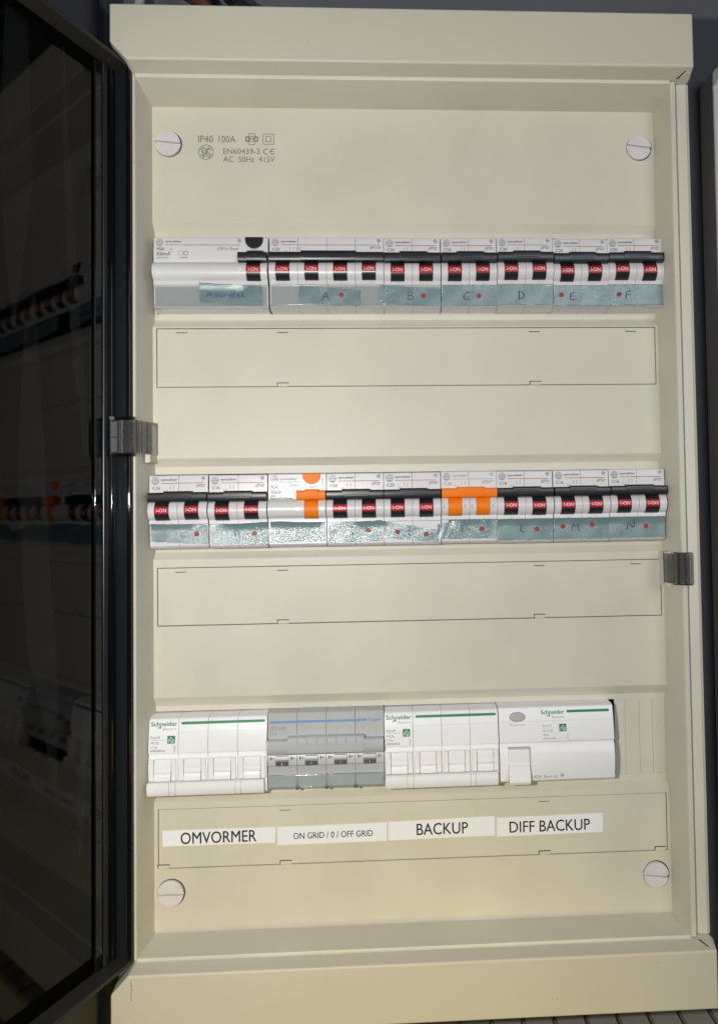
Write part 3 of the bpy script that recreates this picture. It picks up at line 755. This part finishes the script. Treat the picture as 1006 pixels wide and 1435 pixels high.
mcb(89.7, ZM+0.3, 35.6, 2, 'C16', 'EP32', 'two-pole circuit breaker with black handles and tape lettered M between two dots, middle row',
    tp=dict(quad=Q(36,0.1,-8.3,-8.3,-21.8,-21.8), letters=hand('M',11.4,-16.6,4.8,5.2), dots=[(5.7,-13.6),(24.6,-12.8)], y=Y2), **M2)
mcb(125.6, ZM+0.5, 36.2, 2, 'C16', 'EP32', 'two-pole circuit breaker with black handles and tape lettered N, right end of the middle row',
    tp=dict(quad=Q(36,0.1,-8.3,-8.3,-21.8,-21.8), letters=hand('N',11.2,-16.6,5.0,5.6), dots=[(23.4,-14.4)], y=Y2), **M2)
# crumpled end of tape overlapping the left edge of the orange switch
tape(kk, [(-2.6,-20.6),(6.8,-20.2),(8.4,-9.0),(-2.8,-11.4)], (), (), Y2-0.3)
# --- lowest row
def sch_profile():
    return [(30,23.0),(-3.0,23.0),(-6.2,22.0),(-6.8,21.2),(-8.6,12),(-9.6,4),(-9.6,1.8),(-8.4,1.2),(-8.2,0.2),(-9.2,-1.0),(-10.2,-6),(-10.0,-13.6),(-9.4,-14.6),(-9.6,-21.8),(-9.0,-23.0),(30,-23.4)]
def sface(z): # y of the printed face
    if z > 12: return -(6.8+(21.2-z)*1.8/9.2)-0.08
    return -(8.6+(12-z)*1.0/8)-0.08
def sch_logo(par, x, k=1.0, test=False):
    t = flat(); text(t, 'Schneider', x, 17.9, 2.5*k, 15.6*k, bold=0.03, ymap=sface)
    t.stroke([(x+5.9*k, 18.0), (x+5.9*k, 17.0), (x+5.2*k, 16.0), (x+4.3*k, 15.9), (x+4.2*k, 16.8), (x+5.0*k, 17.3), (x+6.0*k, 17.5)], 0.5, -7.75)
    o = t.build('logo', 'green_ink', par)
    t = flat(); text(t, 'Electric', x+7.4*k, 15.4, 1.5*k, 8.0*k, bold=0.0, ymap=sface, space=1.15); t.build('logo_word', 'green_ink', o)
def house_icon(par, x, z):
    s = 4.6; q = [(x, z), (x+s, z), (x+s, z+s), (x, z+s)]
    b = flat(); n = []
    for (cx, cz, a0) in ((x+s-.5,z+s-.5,0),(x+.5,z+s-.5,90),(x+.5,z+.5,180),(x+s-.5,z+.5,270)):
        n += [(cx+.5*math.cos(math.radians(a0+30*i)), cz+.5*math.sin(math.radians(a0+30*i))) for i in range(4)]
    b.add([(a, sface(c)-0.02, c) for a, c in n], [tuple(range(len(n)))])
    o = b.build('house_icon', 'green_ink', par)
    w = flat(); yy = sface(z)-0.12
    w.stroke([(x+0.9,z+0.8),(x+0.9,z+2.3),(x+2.3,z+3.9),(x+3.7,z+2.3),(x+3.7,z+0.8),(x+2.2,z+0.8)], 0.42, yy)
    w.stroke(arc(x+1.5, z+1.0, 0.9, 0, 90, 5), 0.3, yy-0.02); w.stroke(arc(x+1.5, z+1.0, 1.6, 0, 90, 5), 0.25, yy-0.02)
    w.build('house_outline', 'white_ink', o)
def green_bar(par, x0, x1):
    b = flat(); zc = 19.3; h = 0.8
    pts = arc(x0+h, zc, h, 90, 270, 8) + arc(x1-h, zc, h, -90, 90, 8)
    b.add([(a, sface(c)-0.03, c) for a, c in pts], [tuple(range(len(pts)))]); b.build('green_bar', 'green_ink', par)
def sch_mcb(x0, w, label, chip=False, tilt=0.0):
    r = empty('circuit_breaker', (x0, 0, -150.6), tilt); tag(r, label, 'circuit breaker', 'white circuit breakers in the lowest row')
    pw = w/4
    for k in range(4):
        housing(r, k*pw, pw, 'housing_white', sch_profile(), 'sch')
        # rocker: recessed frame cheeks, ridged paddle
        t = MB(); xa = k*pw+4.0; xb = k*pw+14.0
        t.prism_x([(-9.0,-1.2),(-10.6,-1.8),(-11.2,-5),(-11.0,-8.2),(-12.2,-9.2),(-11.6,-10.0),(-12.6,-12.4),(-12.4,-14.2),(-9,-14.2)], xa, xb)
        tg = t.build('toggle', 'housing_white', r, bevel=0.2)
        c = MB(); c.box(xa-3.0, xa-0.3, -11.6, -9.5, -14.2, -1.4); c.box(xb+0.3, xb+3.1, -11.6, -9.5, -14.2, -1.4); c.build('toggle_cheek', 'housing_white', r, bevel=0.3)
    b = MB(); b.prism_x([(-9,-14.6),(-13.4,-14.6),(-14.6,-15.4),(-14.9,-17.5),(-14.4,-21.0),(-13.4,-22.6),(-9,-22.8)], 0.4, w-1.4); hb = b.build('handle_bar', 'housing_white', r, smooth=True)
    g = MB()
    for xx in (13.6, 17.4, w-18.6, w-15.4): g.box(xx, xx+0.25, -15.0, -14.0, -22.0, -14.8)
    g.build('handle_joint', 'faint_ink', hb)
    sch_logo(r, 1.2); green_bar(r, 19.4, w-1.2); house_icon(r, 11.4, 7.6)
    t = flat()
    text(t, 'Resi9', 1.4, 10.6, 1.5, 5.4, ymap=sface); t.stroke([(1.4,9.7),(10.4,9.7)], 0.16, -8.98)
    text(t, 'MCB', 1.4, 7.4, 1.4, 4.6, ymap=sface); text(t, 'C16', 1.4, 5.0, 1.4, 3.8, ymap=sface); text(t, 'R9FS4416', 1.4, 2.9, 1.2, 8.2, bold=0.02, ymap=sface)
    text(t, '6000', 16.2, 2.8, 0.9, 3.4, rot=math.pi/2, ymap=sface)
    t.build('printed_text', 'grey_ink', r)
    l = flat(); l.stroke([(18.2,14.0),(w-0.4,14.0)], 0.14, sface(14.0)-0.05); l.build('face_line', 'faint_ink', r)
    if chip:
        d = MB(); d.prism_y([(w-4.2,-6.6),(w-1.6,-5.2),(w-1.2,-10.4),(w-3.0,-9.6)], -10.6, -10.15); d.build('chipped_spot', 'duct_grey', r)
    return r
sch_mcb(-163.4, 71.8, 'white four-pole circuit breaker with a green bar, left end of the lowest row', chip=True, tilt=-0.004)
sch_mcb(-19.4, 71.2, 'white four-pole circuit breaker with a green bar, between grey switch and single-toggle breaker', tilt=-0.004)

# grey changeover switch
W = 71.6
hg = empty('changeover_switch', (-91.3, 0, -149.6)); tag(hg, 'grey four-pole changeover switch with a blue line, lowest row', 'switch')
hp = [(30,22.8),(-6.4,22.8),(-7.0,22.2),(-8.0,8.5),(-7.8,0),(-8.6,-1.6),(-9.4,-3.0),(-9.6,-8.6),(-8.4,-9.4),(-7.6,-14.6),(-7.4,-21.6),(-6.6,-23.6),(30,-24.0)]
for k in range(4): housing(hg, k*W/4, W/4, 'housing_grey', hp, 'hag')
b = MB(); pf = [(-6.5,7.2),(-12.6,7.2),(-13.4,6.4),(-13.9,3.0),(-13.2,0.0),(-11.5,-1.7),(-6.5,-1.9)]
b.prism_x(pf, 0.2, W-0.2); b.prism_x([(-7.2,9.2),(-12.9,9.2),(-13.8,8.3),(-14.5,3.0),(-13.8,-0.2),(-12,-1.5),(-7.2,-1.7)], 12.8, 59.5)
hb = b.build('handle_bar', 'housing_grey', hg, smooth=True)
g = flat()
for k in range(7): g.stroke([(18.5+6*k, 8.8),(18.5+6*k, 4.6)], 0.18, -14.56)
g.stroke([(18.5,4.7),(54.5,4.7)], 0.18, -14.6); g.build('grip_lines', 'pale_ink', hb)
for k in range(4):
    xa = k*W/4
    t = MB().prism_x([(-8,-2.4),(-10.4,-3.0),(-11.2,-5.5),(-10.6,-8.6),(-8,-9.0)], xa+5.2, xa+12.8); tg = t.build('toggle', 'housing_grey', hg, smooth=True)
    wv = flat(); wv.add([(xa+5.2,-11.27,-5.0),(xa+5.2,-10.70,-8.6),(xa+12.8,-10.70,-8.6),(xa+12.8,-11.27,-5.0)], [(0,1,2,3)]); wv.build('indicator_window', 'window_grey', tg)
    ii = flat(); text(ii, 'I' if k else '±', xa+9.0, -7.9, 1.5, None, align='C', ymap=lambda z: -11.4-0.174*(-5.4-z)*-1); ii.build('lettering', 'white_ink', tg)
    n = MB(); 
    for xx in (xa+1.6, xa+14.2): n.box(xx, xx+2.4, -10.0, -9.2, -4.6, -3.9); n.box(xx, xx+0.6, -10.0, -9.2, -5.4, -3.2)
    n.build('padlock_eye', 'pale_ink', hg)
bl = flat(); ymh = lambda z: -(7.0+(22.2-z)*0.073)-0.08
bl.add([(1.2,ymh(16.6),16.6),(61.0,ymh(16.6),16.6),(61.0,ymh(18.0),18.0),(1.2,ymh(18.0),18.0)], [(0,1,2,3)])
text(bl, ':hager', 61.2, 16.6, 1.9, 8.8, bold=0.04, ymap=ymh); bl.build('blue_line', 'blue_ink', hg)
t = flat(); text(t, 'SFT 440', 1.4, 12.4, 1.9, 9.4, bold=0.03, ymap=ymh); text(t, '40A', 1.4, 9.4, 1.8, 4.4, ymap=ymh)
for k, ch in enumerate('24'*2): text(t, ch, 42+k*8, 12.6, 1.1, None, ymap=ymh); t.stroke([(42.3+k*8,12.2),(42.3+k*8,10.0)], 0.15, -7.96)
t.build('printed_text', 'pale_ink', hg)
for k in range(4):
    MB().box(k*W/4+1.0, (k+1)*W/4-0.7, -8.0, -7.4, -22.2, -14.9).build('label_paper', 'label_blue', hg)
m = MB(); m.box(1.0, W-1.0, -8.9, -8.65, -22.4, -14.8); m.prism_x([(-9.4,-22.4),(-9.4,-23.2),(-6.4,-24.2),(-6.4,-23.4)], 0.8, W-0.8); m.build('label_cover', 'clear_cover', hg)
m = MB(); m.box(1.0, W-1.0, -9.3, -8.7, -15.1, -14.7); m.build('cover_edge', 'clear_cover', hg)
sd = MB()
for k in (1, 2, 3): sd.box(k*W/4-0.9, k*W/4+1.2, -9.8, -8.6, -23.6, -22.0)
sd.build('cover_catch', 'window_grey', hg)

# white residual current breaker with one toggle
W = 72.8
rv = empty('residual_current_breaker', (52.2, 0, -150.0), -0.004); tag(rv, 'wide white earth leakage breaker with a grey oval test button, right in the lowest row', 'breaker')
housing(rv, 0, W, 'housing_white', [(30,23.0),(-4.0,23.0),(-6.4,22.2),(-6.8,21.4),(-8.6,12),(-9.6,4),(-9.6,1.6),(-8.6,0.9),(-8.4,0.0),(-9.4,-1.2),(-10.4,-8),(-10.0,-16),(-8.6,-22.4),(-7.6,-23.4),(30,-23.4)], 'rccb', 'housing')
d = MB(); n = 28
for sc, ya in ((1.0, -7.2),):
    pts = [(11.8+4.9*math.cos(2*math.pi*k/n), 16.8+2.75*math.sin(2*math.pi*k/n)) for k in range(n)]
    d.prism_y(pts, -8.6, -6.5)
d.build('test_button', 'test_metal', rv, bevel=0.8)
g = flat(); pts = [(11.8+5.15*math.cos(2*math.pi*k/n), 16.8+3.0*math.sin(2*math.pi*k/n)) for k in range(n+1)]
L_ = [(a, sface(c)-0.03, c) for a, c in pts]; g.add(L_[:-1], [tuple(range(n))]); g.build('button_rim', 'pale_ink', rv)
t = MB(); t.prism_x([(-9,-2.0),(-11.0,-2.6),(-11.6,-7),(-11.2,-10.6),(-12.4,-12.0),(-11.8,-12.8),(-14.0,-16),(-14.3,-21.8),(-13.2,-23.6),(-8,-23.6)], 5.3, 18.6)
tg = t.build('toggle', 'housing_white', rv, bevel=0.35)
c = MB(); c.box(5.0, 18.9, -10.6, -9.2, -1.9, -1.2); c.box(18.7, 19.2, -11.0, -9.0, -23.0, -1.6); c.build('toggle_surround', 'faint_ink', rv)
sch_logo(rv, 26.8, 0.95); green_bar(rv, 43.2, W-2.4); house_icon(rv, 38.0, 7.4)
t = flat()
text(t, 'Resi9', 27.6, 10.4, 1.4, 5.2, ymap=sface); t.stroke([(27.6,9.6),(35.8,9.6)], 0.16, -8.98)
text(t, 'RCCB', 27.6, 7.2, 1.4, 6.0, ymap=sface); text(t, '40A', 27.6, 4.9, 1.4, 3.8, ymap=sface); text(t, 'R9PR4440', 27.6, 2.8, 1.2, 8.0, ymap=sface)
text(t, '10000', 43.6, 2.6, 0.9, 3.8, rot=math.pi/2, ymap=sface); text(t, 'Regular test', 7.0, 11.6, 1.2, 9.8, ymap=sface)
yb = lambda z: -(10.0-(-16-z)*0.22)-0.12 if z < -16 else -(10.4-(-8-z)*0.05)-0.12
text(t, '40A', 20.8, -21.4, 2.3, 5.6, ymap=yb); text(t, '30mA AC', 27.0, -21.2, 1.7, 9.4, bold=0.01, ymap=yb)
for k in range(3): t.stroke([(39.2+1.5*math.cos(k*1.047),-19.6+1.5*math.sin(k*1.047)),(39.2-1.5*math.cos(k*1.047),-19.6-1.5*math.sin(k*1.047))], 0.3, -9.75)
t.build('printed_text', 'pale_ink', rv)
l = flat(); l.stroke([(0.4,14.0),(W-0.4,14.0)], 0.14, sface(14.0)-0.05); l.build('face_line', 'faint_ink', rv)

# ------------------------------------------------------------------ things around the cabinet
nb = MB().prism_y([(229.5,-700),(620,-700),(620,326),(236,326),(232,324.4),(230,321)], 60, 85.5).build('neighbouring_cabinet', 'neighbour_white', bevel=1.5)
tag(nb, 'edge of a white cabinet beside the right side of the cream cabinet', 'cabinet')
du = empty('cable_duct', (-160, 85, -372)); tag(du, 'slotted grey cable duct running below the cabinet', 'cable duct')
MB().box(0, 520, -104, -0.6, -2, 27.5).build('channel', 'cream_cap', du)
fin = MB().box(0, 17.4, -106, -0.8, 27.5, 33).mesh('finger', 'duct_grey')
for k in range(25): link('finger', fin, du, 0, (0.4+20.9*k, 0, 0))
def cab(name, pts, r, m, label):
    o = MB().tube(pts, r).build(name, m, None, True); tag(o, label, 'cable'); return o
cab('cable', [(-212,62,-700),(-211,60,-200),(-212,60,200),(-213,62,700)], 6.0, 'dark_rail', 'dark vertical cable on the wall left of the cabinet')
cab('cable', [(-186,56,303),(-186,50,345),(-186,45,352),(-187,56,372),(-188,62,700)], 3.2, 'cable_white', 'white cable rising from the left end of the cabinet top')
cab('cable', [(-120,60,303),(-128,48,340),(-142,44,357),(-160,56,372),(-165,62,700)], 5.0, 'cable_brown', 'brown cable bending up from the cabinet top')
cab('cable', [(-80,60,303),(-92,48,340),(-116,44,354),(-128,56,372),(-132,62,700)], 5.5, 'cable_black', 'black cable bending up from the cabinet top')
